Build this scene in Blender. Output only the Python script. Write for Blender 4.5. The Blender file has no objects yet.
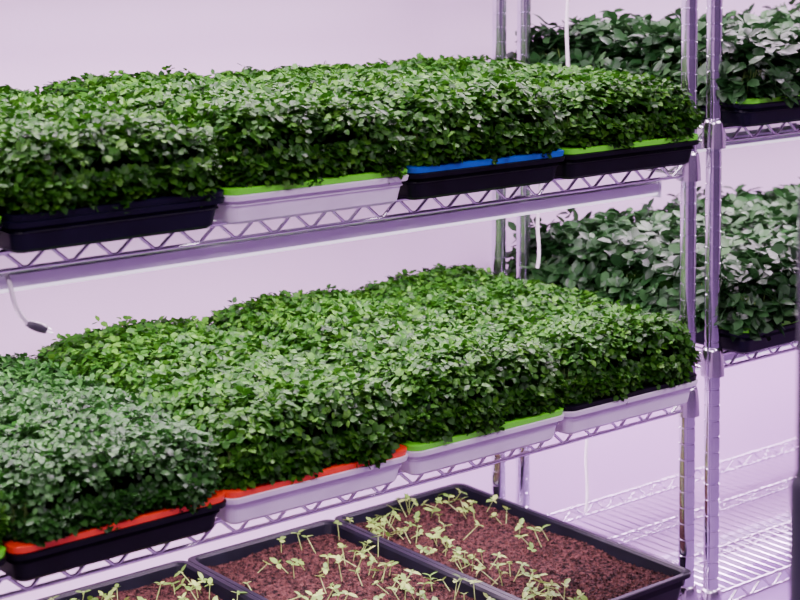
import bpy, math, random
import numpy as np
from mathutils import Vector, Matrix
random.seed(4); rng=np.random.default_rng(7)
S=bpy.context.scene; COL=S.collection

# ---------------------------------------------------------------- helpers
def mat(name, col=(0.8,0.8,0.8), rough=0.5, metal=0.0, spec=0.5, emit=None, estr=0):
    m=bpy.data.materials.new(name); m.use_nodes=True
    b=m.node_tree.nodes['Principled BSDF']
    b.inputs['Base Color'].default_value=(*col,1); b.inputs['Roughness'].default_value=rough
    b.inputs['Metallic'].default_value=metal; b.inputs['Specular IOR Level'].default_value=spec
    if emit: b.inputs['Emission Color'].default_value=(*emit,1); b.inputs['Emission Strength'].default_value=estr
    return m
def noise_mat(name, c1, c2, scale, rough=0.5, bump=0.0, detail=4, metal=0.0, bscale=None, stretch=None, lo=0.35, hi=0.65, spec=0.5):
    m=mat(name,c1,rough,metal,spec=spec); nt=m.node_tree; b=nt.nodes['Principled BSDF']
    tc=nt.nodes.new('ShaderNodeTexCoord'); n=nt.nodes.new('ShaderNodeTexNoise')
    n.inputs['Scale'].default_value=scale; n.inputs['Detail'].default_value=detail
    mp=nt.nodes.new('ShaderNodeMapping'); nt.links.new(tc.outputs['Object'],mp.inputs['Vector'])
    if stretch: mp.inputs['Scale'].default_value=stretch
    nt.links.new(mp.outputs['Vector'],n.inputs['Vector'])
    r=nt.nodes.new('ShaderNodeValToRGB'); r.color_ramp.elements[0].position=lo; r.color_ramp.elements[1].position=hi
    r.color_ramp.elements[0].color=(*c1,1); r.color_ramp.elements[1].color=(*c2,1)
    nt.links.new(n.outputs['Fac'],r.inputs['Fac']); nt.links.new(r.outputs['Color'],b.inputs['Base Color'])
    if bump>0:
        bp=nt.nodes.new('ShaderNodeBump'); bp.inputs['Strength'].default_value=bump; bp.inputs['Distance'].default_value=0.01
        n2=nt.nodes.new('ShaderNodeTexNoise'); n2.inputs['Scale'].default_value=bscale or scale; n2.inputs['Detail'].default_value=6
        nt.links.new(mp.outputs['Vector'],n2.inputs['Vector'])
        nt.links.new(n2.outputs['Fac'],bp.inputs['Height']); nt.links.new(bp.outputs['Normal'],b.inputs['Normal'])
    return m
def leaf_mat(name, cols, rough=0.42, trans=0.25, spec=0.5):
    m=bpy.data.materials.new(name); m.use_nodes=True; nt=m.node_tree
    b=nt.nodes['Principled BSDF']; out=nt.nodes['Material Output']
    a=nt.nodes.new('ShaderNodeAttribute'); a.attribute_name='leaf_tone'
    r=nt.nodes.new('ShaderNodeValToRGB'); cr=r.color_ramp
    cr.elements[0].position=0; cr.elements[0].color=(*cols[0],1); cr.elements[1].position=1; cr.elements[1].color=(*cols[-1],1)
    for i,c in enumerate(cols[1:-1]):
        e=cr.elements.new((i+1)/(len(cols)-1)); e.color=(*c,1)
    nt.links.new(a.outputs['Fac'],r.inputs['Fac']); nt.links.new(r.outputs['Color'],b.inputs['Base Color'])
    b.inputs['Roughness'].default_value=rough; b.inputs['Specular IOR Level'].default_value=spec
    t=nt.nodes.new('ShaderNodeBsdfTranslucent'); nt.links.new(r.outputs['Color'],t.inputs['Color'])
    mx=nt.nodes.new('ShaderNodeMixShader'); mx.inputs['Fac'].default_value=trans
    nt.links.new(b.outputs['BSDF'],mx.inputs[1]); nt.links.new(t.outputs['BSDF'],mx.inputs[2])
    nt.links.new(mx.outputs['Shader'],out.inputs['Surface'])
    return m

class MB:
    def __init__(s): s.v=[]; s.f=[]
    def box(s,x0,x1,y0,y1,z0,z1):
        o=len(s.v); s.v+=[(x,y,z) for z in (z0,z1) for y in (y0,y1) for x in (x0,x1)]
        s.f+=[tuple(o+i for i in q) for q in ((0,2,3,1),(4,5,7,6),(0,1,5,4),(2,6,7,3),(0,4,6,2),(1,3,7,5))]
    def tube(s,pts,r,n=6,cap=True):
        pts=[Vector(p) for p in pts]; o=len(s.v); N=len(pts)
        for i,p in enumerate(pts):
            t=(pts[min(i+1,N-1)]-pts[max(i-1,0)]).normalized()
            ref=Vector((0,0,1)) if abs(t.z)<0.9 else Vector((1,0,0))
            a=t.cross(ref).normalized(); b=t.cross(a)
            rr=r[i] if isinstance(r,(list,tuple)) else r
            for k in range(n):
                th=2*math.pi*k/n; s.v.append(tuple(p+a*math.cos(th)*rr+b*math.sin(th)*rr))
        for i in range(N-1):
            for k in range(n):
                k2=(k+1)%n; s.f.append((o+i*n+k,o+i*n+k2,o+(i+1)*n+k2,o+(i+1)*n+k))
        if cap:
            s.f.append(tuple(o+k for k in range(n))[::-1]); s.f.append(tuple(o+(N-1)*n+k for k in range(n)))
    def lathe(s,prof,cx,cy,n=20):
        o=len(s.v); N=len(prof)
        for r,z in prof:
            for k in range(n):
                th=2*math.pi*k/n; s.v.append((cx+r*math.cos(th),cy+r*math.sin(th),z))
        for i in range(N-1):
            for k in range(n):
                k2=(k+1)%n; s.f.append((o+i*n+k,o+i*n+k2,o+(i+1)*n+k2,o+(i+1)*n+k))
        s.f.append(tuple(o+k for k in range(n))[::-1]); s.f.append(tuple(o+(N-1)*n+k for k in range(n)))
    def mesh(s,name,m,smooth=False,sharp=None):
        me=bpy.data.meshes.new(name); me.from_pydata(s.v,[],s.f); me.materials.append(m)
        if smooth: me.polygons.foreach_set('use_smooth',[True]*len(me.polygons))
        me.update()
        if sharp: me.set_sharp_from_angle(angle=math.radians(sharp))
        return me
def obj(name,me,parent=None,loc=(0,0,0),rot=(0,0,0),scale=(1,1,1)):
    o=bpy.data.objects.new(name,me); COL.objects.link(o); o.location=loc; o.rotation_euler=rot; o.scale=scale
    if parent: o.parent=parent
    return o
def empty(name,loc=(0,0,0)):
    e=bpy.data.objects.new(name,None); e.empty_display_size=0.1; COL.objects.link(e); e.location=loc; return e
def bevel(o,w=0.003,seg=2):
    md=o.modifiers.new('bev','BEVEL'); md.width=w; md.segments=seg; md.limit_method='ANGLE'; return o

# ---------------------------------------------------------------- materials
M_wall=noise_mat('wall_paint',(0.68,0.49,0.71),(0.73,0.54,0.76),1.5,0.55,0.05,bscale=60)
M_walld=noise_mat('wall_dark_for_reflections',(0.10,0.075,0.13),(0.14,0.105,0.17),1.5,0.6,0.05,bscale=60)  # dimness painted into the unseen front wall, gives the chrome dark reflections
M_trim=mat('wall_seam',(0.36,0.26,0.40),0.5)
M_floor=noise_mat('floor_epoxy',(0.24,0.14,0.32),(0.32,0.21,0.40),3,0.35,0.03,bscale=20)
M_ceil=mat('ceiling_paint',(0.78,0.68,0.82),0.7)
M_chrome=noise_mat('chrome_wire',(0.90,0.84,0.93),(0.98,0.93,1.0),40,0.20,metal=1.0)
M_post=noise_mat('chrome_post',(0.76,0.72,0.84),(0.87,0.83,0.94),30,0.14,metal=1.0)
M_white=noise_mat('tray_white_plastic',(0.80,0.69,0.83),(0.88,0.78,0.91),20,0.4)
M_black=noise_mat('tray_black_plastic',(0.002,0.002,0.004),(0.004,0.004,0.008),20,0.4,spec=0.14)
M_navy=noise_mat('tray_navy_plastic',(0.002,0.0018,0.009),(0.004,0.0035,0.015),20,0.4,spec=0.18)
M_lime=mat('tray_lime_plastic',(0.16,0.85,0.02),0.4)
M_orange=mat('tray_orange_plastic',(1.0,0.045,0.010),0.4)
M_blue=mat('tray_blue_plastic',(0.004,0.10,0.55),0.4)
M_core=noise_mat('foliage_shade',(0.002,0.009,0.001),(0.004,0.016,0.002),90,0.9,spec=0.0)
M_stem=mat('stem_green',(0.08,0.15,0.025),0.5)
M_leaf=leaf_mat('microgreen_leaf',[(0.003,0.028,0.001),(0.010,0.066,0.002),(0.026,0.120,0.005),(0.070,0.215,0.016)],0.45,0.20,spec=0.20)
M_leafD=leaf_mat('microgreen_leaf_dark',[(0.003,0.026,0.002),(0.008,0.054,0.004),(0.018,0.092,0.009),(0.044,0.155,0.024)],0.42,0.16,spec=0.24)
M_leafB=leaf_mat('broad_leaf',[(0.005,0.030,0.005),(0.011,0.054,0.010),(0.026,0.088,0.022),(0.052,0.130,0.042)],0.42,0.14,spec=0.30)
M_sprout=leaf_mat('sprout_leaf',[(0.07,0.17,0.018),(0.14,0.27,0.035),(0.28,0.40,0.08)],0.45,0.25,spec=0.25)
M_soil=noise_mat('soil',(0.006,0.003,0.0028),(0.085,0.034,0.028),140,0.9,0.8,detail=10,bscale=220,spec=0.08,lo=0.38,hi=0.68)
M_house=mat('fixture_housing',(0.86,0.76,0.95),0.3)
M_diff=mat('fixture_diffuser',(0.8,0.72,0.95),0.4,emit=(0.92,0.74,1.0),estr=1.6)
M_diffc=mat('fill_panel_diffuser',(0.9,0.85,0.95),0.4,emit=(1.0,0.80,1.0),estr=3.0)
M_cable=mat('cable_white',(0.78,0.70,0.78),0.45)
M_plug=mat('plug_grey',(0.06,0.055,0.07),0.4)
M_pin=mat('plug_pin',(0.7,0.7,0.7),0.3,metal=1)
M_dark=noise_mat('pole_dark',(0.012,0.010,0.025),(0.02,0.018,0.04),12,0.4)
M_stemS=mat('sprout_stem',(0.24,0.36,0.08),0.5)

# ---------------------------------------------------------------- foliage
def leaves_arrays(P,D,Nn,L,Wd,leaf_tone,curl):
    n=len(P); Sd=np.cross(D,Nn); L=L[:,None]; W=Wd[:,None]*0.5; c=curl[:,None]
    def pt(t,s,h): return P+D*L*t+Sd*W*s+Nn*(L*h)
    rows=[P,
      pt(0.28,-0.85,0.05)-Nn*0,pt(0.28,0,-0.03),pt(0.28,0.85,0.05),
      pt(0.66,-0.90,0.04)-Nn*L*c*0.4,pt(0.66,0,-0.03)-Nn*L*c*0.4,pt(0.66,0.90,0.04)-Nn*L*c*0.4,
      pt(1.0,0,-0.02)-Nn*L*c]
    V=np.stack(rows,1).reshape(-1,3)
    base=(np.arange(n)*8)[:,None]
    F=[]
    for q in ((0,2,1),(0,3,2),(4,5,7),(5,6,7)): F.append(('t',base+np.array(q)))
    for q in ((1,2,5,4),(2,3,6,5)): F.append(('q',base+np.array(q)))
    tris=np.concatenate([f for k,f in F if k=='t']); quads=np.concatenate([f for k,f in F if k=='q'])
    return V,tris,quads,np.repeat(leaf_tone,8)
def norm(a): return a/np.maximum(np.linalg.norm(a,axis=1,keepdims=True),1e-9)
def mesh_np(name,V,tris,quads,leaf_tone,mats,extra=None):
    nt,nq=len(tris),len(quads)
    me=bpy.data.meshes.new(name)
    vidx=np.concatenate([tris.ravel(),quads.ravel()]); mi=np.zeros(nt+nq,np.int32)
    if extra is not None:
        EV,EQ=extra; vidx=np.concatenate([vidx,(EQ+len(V)).ravel()]); V=np.concatenate([V,EV]); leaf_tone=np.concatenate([leaf_tone,np.zeros(len(EV))])
        mi=np.concatenate([mi,np.ones(len(EQ),np.int32)]); nq+=len(EQ)
    me.vertices.add(len(V)); me.vertices.foreach_set('co',V.astype(np.float32).ravel())
    me.loops.add(len(vidx)); me.loops.foreach_set('vertex_index',vidx.astype(np.int32))
    me.polygons.add(nt+nq)
    ls=np.concatenate([np.arange(nt)*3, nt*3+np.arange(nq)*4])
    me.polygons.foreach_set('loop_start',ls.astype(np.int32))
    for m in mats: me.materials.append(m)
    me.polygons.foreach_set('material_index',mi)
    me.polygons.foreach_set('use_smooth',np.ones(nt+nq,bool))
    at=me.attributes.new('leaf_tone','FLOAT','POINT'); at.data.foreach_set('value',leaf_tone.astype(np.float32))
    me.update(calc_edges=True); me.validate(); return me
def stems_np(A,B,r):
    n=len(A); d=norm(B-A); ref=np.array([[1.0,0.2,0.0]]).repeat(n,0); a=norm(np.cross(d,ref)); b=np.cross(d,a)
    ring=[]
    for base in (A,B):
        for k in range(3):
            th=2*math.pi*k/3; ring.append(base+a*math.cos(th)*r+b*math.sin(th)*r)
    V=np.stack(ring,1).reshape(-1,3); o=(np.arange(n)*6)[:,None]
    Q=np.concatenate([o+np.array(q) for q in ((0,1,4,3),(1,2,5,4),(2,0,3,5))]); return V,Q

def greens(name,seed,a,b,zb,zt,ncl_top,ncl_side,kmin,kmax,L0,L1,wr,lm,R=0.045,rough=0.006,upb=0.6,inset=0.012,dep=0.022,cup=0.0):
    g=np.random.default_rng(seed)
    rc=0.05
    ph=g.uniform(0,6.28,6)
    def hn(x,y): return 0.0024*(np.sin(x*31+ph[0])+np.sin(y*24+ph[1]+x*9)+np.sin((x+y)*47+ph[2])*0.6)
    def sd(pp):
        q=np.abs(pp)-np.array([a-rc,b-rc]); return np.linalg.norm(np.maximum(q,0),axis=1)+np.minimum(np.max(q,axis=1),0)-rc
    p=g.uniform(-1,1,(ncl_top*2,2))*np.array([a,b]); d=sd(p)
    ok=d<-0.001; p=p[ok][:ncl_top]; d=d[ok][:ncl_top]
    e=-d; t=np.clip(R-e,0,R); drop=R-np.sqrt(np.maximum(R*R-t*t,0))
    dome=0.012*((p[:,0]/a)**2*0.6+(p[:,1]/b)**2*0.4)
    z=zt-drop-dome+hn(p[:,0],p[:,1])
    eps=1e-3
    gx=(sd(p+[eps,0])-sd(p-[eps,0]))/(2*eps); gy=(sd(p+[0,eps])-sd(p-[0,eps]))/(2*eps)
    out=np.stack([gx,gy],1); k=t/R
    nrm=np.stack([out[:,0]*k,out[:,1]*k,np.sqrt(np.maximum(1-k*k,0.0))],1)
    P1=np.stack([p[:,0],p[:,1],z],1)
    per=g.uniform(0,1,ncl_side); la,lb=2*(a-rc),2*(b-rc); arc=math.pi/2*rc; tot=2*(la+lb)+4*arc; u=per*tot
    pos=np.zeros((ncl_side,2)); nn=np.zeros((ncl_side,2))
    segs=[(la,'s',(-(a-rc),-b),(1,0),(0,-1)),(arc,'c',((a-rc),-(b-rc)),-math.pi/2,None),
          (lb,'s',(a,-(b-rc)),(0,1),(1,0)),(arc,'c',((a-rc),(b-rc)),0,None),
          (la,'s',((a-rc),b),(-1,0),(0,1)),(arc,'c',(-(a-rc),(b-rc)),math.pi/2,None),
          (lb,'s',(-a,(b-rc)),(0,-1),(-1,0)),(arc,'c',(-(a-rc),-(b-rc)),math.pi,None)]
    acc=0
    for ln,kd,o,dr,no in segs:
        mk=(u>=acc)&(u<acc+ln); w=u[mk]-acc
        if kd=='s':
            pos[mk]=np.array(o)+w[:,None]*np.array(dr); nn[mk]=no
        else:
            th=dr+w/rc; n2=np.stack([np.cos(th),np.sin(th)],1); pos[mk]=np.array(o)+n2*rc; nn[mk]=n2
        acc+=ln
    wave=0.004*np.sin(u*37+ph[3])+0.004*np.sin(u*71+ph[4])
    tz=g.uniform(0,1,ncl_side)**0.9; zz=zb+0.008*np.sin(u*53+ph[5])*(1-tz)*0.8+(zt-0.008-R-zb)*tz
    ins=(1-tz)**1.5*inset-wave
    P2=np.stack([pos[:,0]-nn[:,0]*ins,pos[:,1]-nn[:,1]*ins,zz],1)
    N2=np.stack([nn[:,0],nn[:,1],np.full(ncl_side,0.25)],1)
    P=np.concatenate([P1,P2]); N=norm(np.concatenate([nrm,N2])); n=len(P)
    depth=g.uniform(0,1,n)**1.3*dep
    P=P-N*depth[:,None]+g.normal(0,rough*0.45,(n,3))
    P[:,2]+=g.normal(0,rough,n)*(N[:,2]>0.6)
    ax=norm(N*0.55+np.array([0,0,upb])+g.normal(0,0.30,(n,3)))
    ref=norm(g.normal(0,1,(n,3))); U=norm(np.cross(ax,ref)); Vv=np.cross(ax,U)
    BP=[];BD=[];BN=[];BL=[];BR=[]
    ks=g.integers(kmin,kmax+1,n); crnd=g.uniform(0,1,n)
    for j in range(kmax):
        mk=ks>j; m=mk.sum()
        th=j*(2.4 if kmax>2 else math.pi)+g.normal(0,0.25,m)
        rad=U[mk]*np.cos(th)[:,None]+Vv[mk]*np.sin(th)[:,None]
        ti=g.uniform(-0.25,0.55,m)+(0.25 if j>=3 else 0)+cup
        D=norm(rad*np.cos(ti)[:,None]+ax[mk]*np.sin(ti)[:,None]); NN=norm(ax[mk]*np.cos(ti)[:,None]-rad*np.sin(ti)[:,None])
        tw=g.normal(0,0.3,m)[:,None]; SS=np.cross(D,NN); NN=norm(NN*np.cos(tw)+SS*np.sin(tw))
        Ls=g.uniform(L0,L1,m)*(0.75 if j>=4 else 1)
        BP.append(P[mk]+rad*0.002); BD.append(D); BN.append(NN); BL.append(Ls)
        BR.append(np.clip(0.12+0.35*crnd[mk]+0.62*g.uniform(0,1,m)-depth[mk]*22,0,1))  # random per leaf, with shade painted in: darker deeper in the canopy
    BP=np.concatenate(BP);BD=np.concatenate(BD);BN=np.concatenate(BN);BL=np.concatenate(BL);BR=np.concatenate(BR)
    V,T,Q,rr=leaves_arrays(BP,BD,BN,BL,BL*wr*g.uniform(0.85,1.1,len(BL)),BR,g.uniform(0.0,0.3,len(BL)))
    ns=900; th=g.uniform(0,1,(ns,2))*2-1; th[:ns*2//3,:]=np.sign(th[:ns*2//3,:])*np.abs(th[:ns*2//3,:])**0.15
    A=np.stack([th[:,0]*0.125,th[:,1]*0.255,np.full(ns,0.02)],1)
    B=A*np.array([(a-.02)/0.125,(b-.02)/0.255,0])+np.array([0,0,zt-0.05])+g.normal(0,0.006,(ns,3))
    EV=stems_np(A,B,0.0009)
    return mesh_np(name,V,T,Q,rr,[lm,M_stem],EV)
def core_mesh(a,b,z0,z1):  # dark solid added inside the leaves to block light and stand for shade
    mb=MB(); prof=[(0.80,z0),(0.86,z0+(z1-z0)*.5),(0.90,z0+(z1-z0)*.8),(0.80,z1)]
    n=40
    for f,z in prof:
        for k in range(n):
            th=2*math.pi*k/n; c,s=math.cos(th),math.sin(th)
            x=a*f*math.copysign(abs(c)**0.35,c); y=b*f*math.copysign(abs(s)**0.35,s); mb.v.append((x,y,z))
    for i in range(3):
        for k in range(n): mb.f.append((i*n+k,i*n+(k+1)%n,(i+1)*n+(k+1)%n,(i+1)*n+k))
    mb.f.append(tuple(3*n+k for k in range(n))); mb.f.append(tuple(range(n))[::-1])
    return mb.mesh('foliage_shade_core',M_core,True)

AH,BH=0.149,0.281
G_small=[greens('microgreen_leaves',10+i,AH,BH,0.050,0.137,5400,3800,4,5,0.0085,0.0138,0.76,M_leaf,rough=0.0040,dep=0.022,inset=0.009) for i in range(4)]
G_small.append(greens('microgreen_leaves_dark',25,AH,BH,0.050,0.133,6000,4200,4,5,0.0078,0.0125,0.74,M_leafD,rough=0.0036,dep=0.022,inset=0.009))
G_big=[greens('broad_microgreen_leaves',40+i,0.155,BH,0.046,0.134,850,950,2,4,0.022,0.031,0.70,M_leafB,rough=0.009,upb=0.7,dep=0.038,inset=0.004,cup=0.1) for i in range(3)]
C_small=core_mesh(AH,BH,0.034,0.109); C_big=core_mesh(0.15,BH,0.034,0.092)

# ---------------------------------------------------------------- trays (1020 style)
def ring(a,b,r,z,n=6):
    pts=[]
    for cx,cy,t0 in ((a-r,b-r,0),(-(a-r),b-r,90),(-(a-r),-(b-r),180),(a-r,-(b-r),270)):
        for k in range(n+1):
            th=math.radians(t0+90*k/n); pts.append((cx+r*math.cos(th),cy+r*math.sin(th),z))
    return pts
def tray_mesh(name,m,h=0.052,top=(0.141,0.270),taper=0.010,lip=0.006,z0=0.0,floor_z=0.004,lipdrop=0.007):
    A,B=top; mb=MB()
    rings=[ring(A-taper-0.004,B-taper-0.004,0.010,z0),ring(A-taper,B-taper,0.012,z0+0.004),
           ring(A-taper*.35,B-taper*.35,0.014,z0+h*0.62),ring(A-taper*.35+0.0025,B-taper*.35+.0025,0.015,z0+h*0.64),
           ring(A-0.002,B-0.002,0.015,z0+h-lipdrop),ring(A+lip,B+lip,0.018,z0+h-lipdrop),
           ring(A+lip+.001,B+lip+.001,0.018,z0+h-0.001),ring(A+lip-.001,B+lip-.001,0.018,z0+h),
           ring(A-0.001,B-0.001,0.015,z0+h),ring(A-0.004,B-0.004,0.015,z0+h-0.004),ring(A-taper-0.002,B-taper-0.002,0.012,z0+floor_z+0.001)]
    n=len(rings[0])
    for r in rings: mb.v+=r
    for i in range(len(rings)-1):
        for k in range(n): mb.f.append((i*n+k,i*n+(k+1)%n,(i+1)*n+(k+1)%n,(i+1)*n+k))
    mb.f.append(tuple(range(n))[::-1]); mb.f.append(tuple((len(rings)-1)*n+k for k in range(n)))
    return mb.mesh(name,m)
TH=0.038
T_outer={k:tray_mesh('outer_tray',m,h=TH,top=(0.139,0.270),taper=0.006) for k,m in (('white',M_white),('black',M_black),('navy',M_navy))}
T_ins={k:tray_mesh('insert_tray',m,h=0.038,top=(0.132,0.263),lip=0.012,z0=0.0085,lipdrop=0.008) for k,m in (('lime',M_lime),('orange',M_orange),('blue',M_blue),('black',M_black),('navy',M_navy))}

def microgreens_tray(cx,cy,z,outer,ins,kind,idx,sz=1.0,flip=False,rz=0.0):
    e=empty('microgreens_tray' if kind=='s' else 'broad_leaf_microgreens_tray',(cx,cy,z)); e.rotation_euler[2]=rz
    obj('outer_tray',T_outer[outer],e); obj('insert_tray',T_ins[ins],e)
    me=(G_small if kind=='s' else G_big)[idx]
    obj('foliage_shade_core',C_small if kind=='s' else C_big,e,scale=(1,1,sz))
    obj('foliage',me,e,rot=(0,0,math.pi if flip else 0),scale=(1,1,sz))

CY=0.225
ZU,ZL,ZB=1.034,0.662,0.345
xs=[-(0.022+0.147+0.291*i) for i in range(5)]
low=[('white','black'),('white','lime'),('white','orange'),('black','orange'),('black','lime')]
upp=[('black','lime'),('black','blue'),('white','lime'),('navy','navy'),('black','lime')]
for i,x in enumerate(xs):
    microgreens_tray(x,CY,ZL,*low[i],'s',[0,1,2,4,0][i],[1.0,1.03,1.0,0.98,1.0][i],i%2==1,random.uniform(-.010,.010))
    microgreens_tray(x,CY,ZU,*upp[i],'s',(i+2)%4,[0.97,1.0,1.01,0.98,0.98][i],i%2==0,random.uniform(-.010,.010))
NX0=0.06; ZNU,ZNM,ZNB=1.08,0.715,0.325
nxs=[NX0+0.165+0.298*i for i in range(4)]
for i,x in enumerate(nxs):
    microgreens_tray(x,CY,ZNU,'navy','lime','b',i%3,[1.0,0.98,1.03,1][i],i%2==0)
    microgreens_tray(x,CY,ZNM,'navy','lime','b',(i+1)%3,[1.0,1.02,1.0,1][i],i%2==1)

# ---------------------------------------------------------------- seedling trays
def soil_mesh(seed):
    g=np.random.default_rng(seed); nx,ny=120,230; a,b=0.134,0.262
    X,Y=np.meshgrid(np.linspace(-a,a,nx),np.linspace(-b,b,ny),indexing='ij')
    Z=0.038+0.003*np.sin(X*40+seed)*np.sin(Y*33)+g.normal(0,0.0010,X.shape)
    Z+=np.where(g.uniform(0,1,X.shape)>0.95,g.uniform(0.001,0.0035,X.shape),0)
    V=np.stack([X,Y,Z],-1).reshape(-1,3); i,j=np.meshgrid(np.arange(nx-1),np.arange(ny-1),indexing='ij'); o=(i*ny+j).ravel()
    F=np.stack([o,o+ny,o+ny+1,o+1],1)
    me=bpy.data.meshes.new('soil'); me.from_pydata(V.tolist(),[],F.tolist()); me.materials.append(M_soil); me.update(); return me
def sprouts_mesh(seed,n,fn):
    g=np.random.default_rng(seed); pts=[]
    while len(pts)<n:
        x,y=g.uniform(-0.125,0.125),g.uniform(-0.25,0.25)
        if g.uniform()<fn(x,y): pts.append((x,y))
    P0=np.array([(x,y,0.036) for x,y in pts]); lean=g.normal(0,0.013,(n,3)); lean[:,2]=g.uniform(0.008,0.034,n)
    P1=P0+lean
    EV=stems_np(P0,P1,0.0008)
    BP=[];BD=[];BN=[];BL=[]
    ax=norm(norm(lean)*0.6+np.array([0,0,0.7]))
    ref=norm(g.normal(0,1,(n,3))); U=norm(np.cross(ax,ref)); W=np.cross(ax,U)
    for j in range(4):
        th=j*math.pi+(0 if j<2 else 1.4)+g.normal(0,0.3,n); rad=U*np.cos(th)[:,None]+W*np.sin(th)[:,None]; ti=g.uniform(0.0,0.6,n)
        D=norm(rad*np.cos(ti)[:,None]+ax*np.sin(ti)[:,None]); NN=norm(ax*np.cos(ti)[:,None]-rad*np.sin(ti)[:,None])
        BP.append(P1);BD.append(D);BN.append(NN);BL.append(g.uniform(0.011,0.017,n)*(1 if j<2 else 0.55))
    BP=np.concatenate(BP);BD=np.concatenate(BD);BN=np.concatenate(BN);BL=np.concatenate(BL)
    V,T,Q,rr=leaves_arrays(BP,BD,BN,BL,BL*0.56,g.uniform(0,1,len(BL)),g.uniform(0,.3,len(BL)))
    return mesh_np('sprouts',V,T,Q,rr,[M_sprout,M_stemS],EV)
T_seed=tray_mesh('tray',M_black,h=0.057,top=(0.138,0.268),lip=0.007)
fns=[lambda x,y:(0.8 if x<-0.05 else 0.04)+(0.6 if y>0.17 and x<0.10 else 0)+(0.35 if abs(x-0.08)<0.03 and y>-0.02 else 0),
     lambda x,y:0.7 if abs(x)<0.12 and y<0.16 else 0.25, lambda x,y:0.6,lambda x,y:0.5,lambda x,y:0.5]
for i,x in enumerate(xs):
    e=empty('seedling_tray',(x-0.012,CY,ZB)); obj('tray',T_seed,e); obj('soil',soil_mesh(i),e)
    obj('sprouts',sprouts_mesh(60+i,[95,95,130,90,90][i],fns[i]),e)

# ---------------------------------------------------------------- wire racks
def post_profile(z0,z1):
    pr=[(0.016,z0),(0.016,z0+0.02),(0.006,z0+0.022),(0.006,z0+0.035),(0.0127,z0+0.036)]; z=z0+0.05
    while z<z1-0.03:
        pr+=[(0.0127,z),(0.0117,z+0.0008),(0.0117,z+0.0026),(0.0127,z+0.0034)]; z+=0.0254
    pr+=[(0.0127,z1-0.006),(0.010,z1)]; return pr
def rack(x0,x1,y0,y1,zs,top):
    e=empty('wire_shelving_rack')
    i=0
    for x in (x0,x1):
        for y in (y0,y1):
            i+=1; mb=MB(); mb.lathe(post_profile(0.0,top),x,y,32)
            po=obj('post_%d'%i,mb.mesh('post',M_post,True,sharp=25),e)
    for si,z in enumerate(zs):
        mb=MB(); zt=z-0.003; h=0.022
        def truss(p0,p1,zt=zt,h=h,r=0.003,per=0.058):
            p0=Vector(p0);p1=Vector(p1); L=(p1-p0).length
            mb.tube([(p0.x,p0.y,zt),(p1.x,p1.y,zt)],r,8); mb.tube([(p0.x,p0.y,zt-h),(p1.x,p1.y,zt-h)],r,8)
            n=max(2,int(round(L/per*2))); pts=[]
            for k in range(n+1):
                q=p0.lerp(p1,k/n); zz=zt-0.002 if k%2==0 else zt-h+0.002
                dv=(p1-p0).normalized()*0.004
                if 0<k<n: pts.append((q.x-dv.x,q.y-dv.y,zz)); pts.append((q.x+dv.x,q.y+dv.y,zz))
                else: pts.append((q.x,q.y,zz))
            mb.tube(pts,0.0023,8)
        ins=0.012
        truss((x0+ins,y0,0),(x1-ins,y0,0)); truss((x0+ins,y1,0),(x1-ins,y1,0))
        truss((x0,y0+ins,0),(x0,y1-ins,0)); truss((x1,y0+ins,0),(x1,y1-ins,0))
        for f in (0.33,0.67):
            y=y0+(y1-y0)*f; mb.tube([(x0,y,zt-0.006),(x1,y,zt-0.006)],0.003)
            mb.tube([(x0,y,zt-0.021),(x1,y,zt-0.021)],0.0025)
            n=int((x1-x0)/0.045); mb.tube([(x0+(x1-x0)*k/n,y,zt-0.007 if k%2 else zt-0.020) for k in range(n+1)],0.002)
        n=int((x1-x0)/0.0215)
        for k in range(1,n):
            x=x0+(x1-x0)*k/n; mb.tube([(x,y0,z-0.0016),(x,y1,z-0.0016)],0.0016,5)
        for x in (x0,x1):
            for y in (y0,y1):
                mb.lathe([(0.0128,z-0.034),(0.0195,z-0.033),(0.0185,z-0.010),(0.0168,z+0.006),(0.0150,z+0.012),(0.0128,z+0.013)],x,y,24)
        obj('wire_shelf_%d'%(si+1),mb.mesh('wire_shelf',M_chrome,True,sharp=65),e)
    return e
RD=0.437; ZT=1.43
rack(-1.53,0.0,0,RD,[ZB,ZL,ZU,ZT],1.85)
rack(NX0,NX0+1.53,0,RD,[ZNB,ZNM,ZNU,ZT+0.03],1.85)

# ---------------------------------------------------------------- LED grow lights
def grow_light(x0,x1,y,z,power,LC=(1.0,0.72,1.0)):
    e=empty('led_grow_light',((x0+x1)/2,y,z)); L=(x1-x0)/2
    mb=MB(); mb.box(-L,L,-0.018,0.018,-0.016,0.0); mb.box(-L-0.006,-L,-0.019,0.019,-0.024,0.001); mb.box(L,L+0.006,-0.019,0.019,-0.024,0.001)
    for k in (-0.6,0.6): mb.box(L*k-0.006,L*k+0.006,-0.004,0.004,0.0,0.006)
    bevel(obj('housing',mb.mesh('housing',M_house),e),0.0015)
    mb=MB(); n=8
    for xx in (-L,L):
        for k in range(n+1):
            th=math.pi*k/n; mb.v.append((xx,0.0165*math.cos(th),-0.016-0.007*math.sin(th)))
    for k in range(n): mb.f.append((k,k+1,n+1+k+1,n+1+k))
    obj('diffuser',mb.mesh('diffuser',M_diff,True),e)
    ld=bpy.data.lights.new('led_strip','AREA'); ld.shape='RECTANGLE'; ld.size=2*L; ld.size_y=0.03; ld.energy=power; ld.color=LC
    lo=bpy.data.objects.new('led_strip',ld); COL.objects.link(lo); lo.parent=e; lo.location=(0,0,-0.026)
for z,p,ys in ((ZT,14,(0.035,0.30)),(ZU,13,(0.035,0.28)),(ZL,12,(0.18,0.33))):
    for y in ys: grow_light(-1.47,-0.05,y,z-0.034,p)
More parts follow.
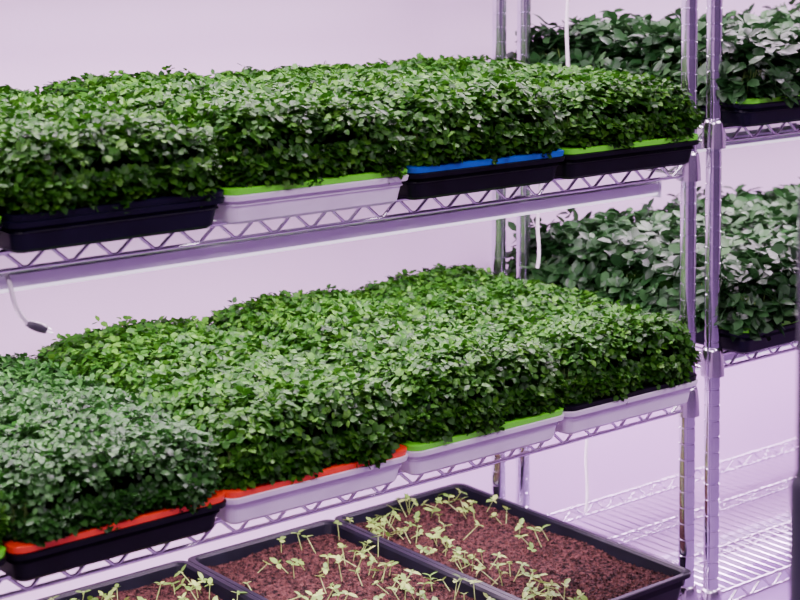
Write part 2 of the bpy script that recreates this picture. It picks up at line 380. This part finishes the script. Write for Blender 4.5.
for z,p,c in ((ZT+0.03,11,(1,.72,1)),(ZNU,11,(1,.72,1)),(ZNM,13,(0.92,0.54,1.0))):
    grow_light(NX0+0.05,NX0+1.48,0.10,z-0.034,p,c); grow_light(NX0+0.05,NX0+1.48,0.33,z-0.034,p,c)

# ---------------------------------------------------------------- cables
def cable(name,pts,r=0.0022,m=M_cable):
    cu=bpy.data.curves.new(name,'CURVE'); cu.dimensions='3D'; cu.bevel_depth=r; cu.bevel_resolution=3
    sp=cu.splines.new('NURBS'); sp.points.add(len(pts)-1)
    for p,q in zip(sp.points,pts): p.co=(*q,1)
    sp.use_endpoint_u=True; sp.order_u=4; cu.materials.append(m)
    return cu
e=empty('power_cord',(-0.006,0,0.003))
obj('cord',cable('cord',[(-1.150,0.02,1.000),(-1.153,0.000,0.985),(-1.154,-0.005,0.970),(-1.148,-0.01,0.955),(-1.138,-0.012,0.944)],0.003),e)
mb=MB(); mb.tube([(-1.141,-0.012,0.9455),(-1.134,-0.013,0.9425),(-1.126,-0.014,0.939),(-1.118,-0.015,0.9355)],[0.003,0.0052,0.0058,0.005],10)
obj('plug_body',mb.mesh('plug',M_plug,True),e)
mb=MB(); mb.tube([(-1.118,-0.013,0.9375),(-1.111,-0.014,0.9345)],0.0011); mb.tube([(-1.118,-0.017,0.9335),(-1.111,-0.018,0.9305)],0.0011)
obj('plug_pins',mb.mesh('pins',M_pin),e)
for y,z1,z0 in ((0.30,1.43,1.10),(0.37,1.0,0.80),(0.25,0.64,0.40)):
    e=empty('hanging_cable')
    pts=[(0.03,y,z1),(0.040,y-0.004,z1-(z1-z0)*.3),(0.025,y+0.006,z1-(z1-z0)*.6),(0.036,y-0.003,z1-(z1-z0)*.85),(0.030,y,z0)]
    obj('cord',cable('cord',pts,0.003),e)

# ---------------------------------------------------------------- near pole
d=Vector((0.636,0.772,0)).normalized(); r=Vector((d.y,-d.x,0)); D=2.65
C=-d*D-r*0.171*D; C.z=1.40
pp=C+d*1.3+r*(0.3045+0.026)
mb=MB(); mb.lathe([(0.07,0),(0.07,0.008),(0.030,0.014),(0.0275,0.02),(0.0275,0.965),(0.025,0.972),(0.023,0.975),(0.023,1.19),(0.020,1.20),(0.010,1.207)],pp.x,pp.y,24)
obj('support_pole',mb.mesh('support_pole',M_dark,True,sharp=40))

# ---------------------------------------------------------------- room
X0,X1,Y0,Y1,H=-3.6,3.2,-3.2,0.60,2.6
def slab(name,x0,x1,y0,y1,z0,z1,m):
    mb=MB(); mb.box(x0,x1,y0,y1,z0,z1); return obj(name,mb.mesh(name,m))
slab('floor',X0,X1,Y0,Y1,-0.1,0,M_floor); slab('ceiling',X0,X1,Y0,Y1,H,H+0.1,M_ceil)
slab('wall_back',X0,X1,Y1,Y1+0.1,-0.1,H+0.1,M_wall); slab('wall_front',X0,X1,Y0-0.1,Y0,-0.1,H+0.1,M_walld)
slab('wall_left',X0-0.1,X0,Y0,Y1,-0.1,H+0.1,M_wall); slab('wall_right',X1,X1+0.1,Y0,Y1,-0.1,H+0.1,M_wall)
slab('baseboard_back',X0,X1,Y1-0.012,Y1,0,0.08,M_house)
slab('trim_1',-0.893,-0.888,Y1-0.003,Y1,1.05,H,M_trim)
for x,y in ((-2.0,-1.6),(0.6,-1.5)):  # unseen panels added as ambient fill for the closed room
    e=empty('added_fill_panel',(x,y,H)); mb=MB(); mb.box(-0.62,0.62,-0.32,0.32,-0.04,0); obj('panel_frame',mb.mesh('frame',M_house),e)
    mb=MB(); mb.box(-0.59,0.59,-0.29,0.29,-0.045,-0.04); obj('panel_diffuser',mb.mesh('diff',M_diffc),e)
    ld=bpy.data.lights.new('fill_light','AREA'); ld.shape='RECTANGLE'; ld.size=1.15; ld.size_y=0.55; ld.energy=46; ld.color=(1.0,0.82,1.0)
    lo=bpy.data.objects.new('fill_light',ld); COL.objects.link(lo); lo.parent=e; lo.location=(0,0,-0.055)
w=bpy.data.worlds.new('world'); S.world=w; w.use_nodes=True
w.node_tree.nodes['Background'].inputs[0].default_value=(0.8,0.7,0.9,1); w.node_tree.nodes['Background'].inputs[1].default_value=0.3

# ---------------------------------------------------------------- camera
cam=bpy.data.cameras.new('camera'); co=bpy.data.objects.new('camera',cam); COL.objects.link(co)
th=math.radians(2.0); fwd=(d*math.cos(th)+Vector((0,0,-math.sin(th)))).normalized()
co.location=C; co.rotation_euler=fwd.to_track_quat('-Z','Y').to_euler()
cam.sensor_width=36; cam.lens=1695/800*36; cam.shift_y=-315/800; cam.clip_start=0.05
cam.dof.use_dof=True; cam.dof.focus_distance=2.45; cam.dof.aperture_fstop=7.1
S.camera=co
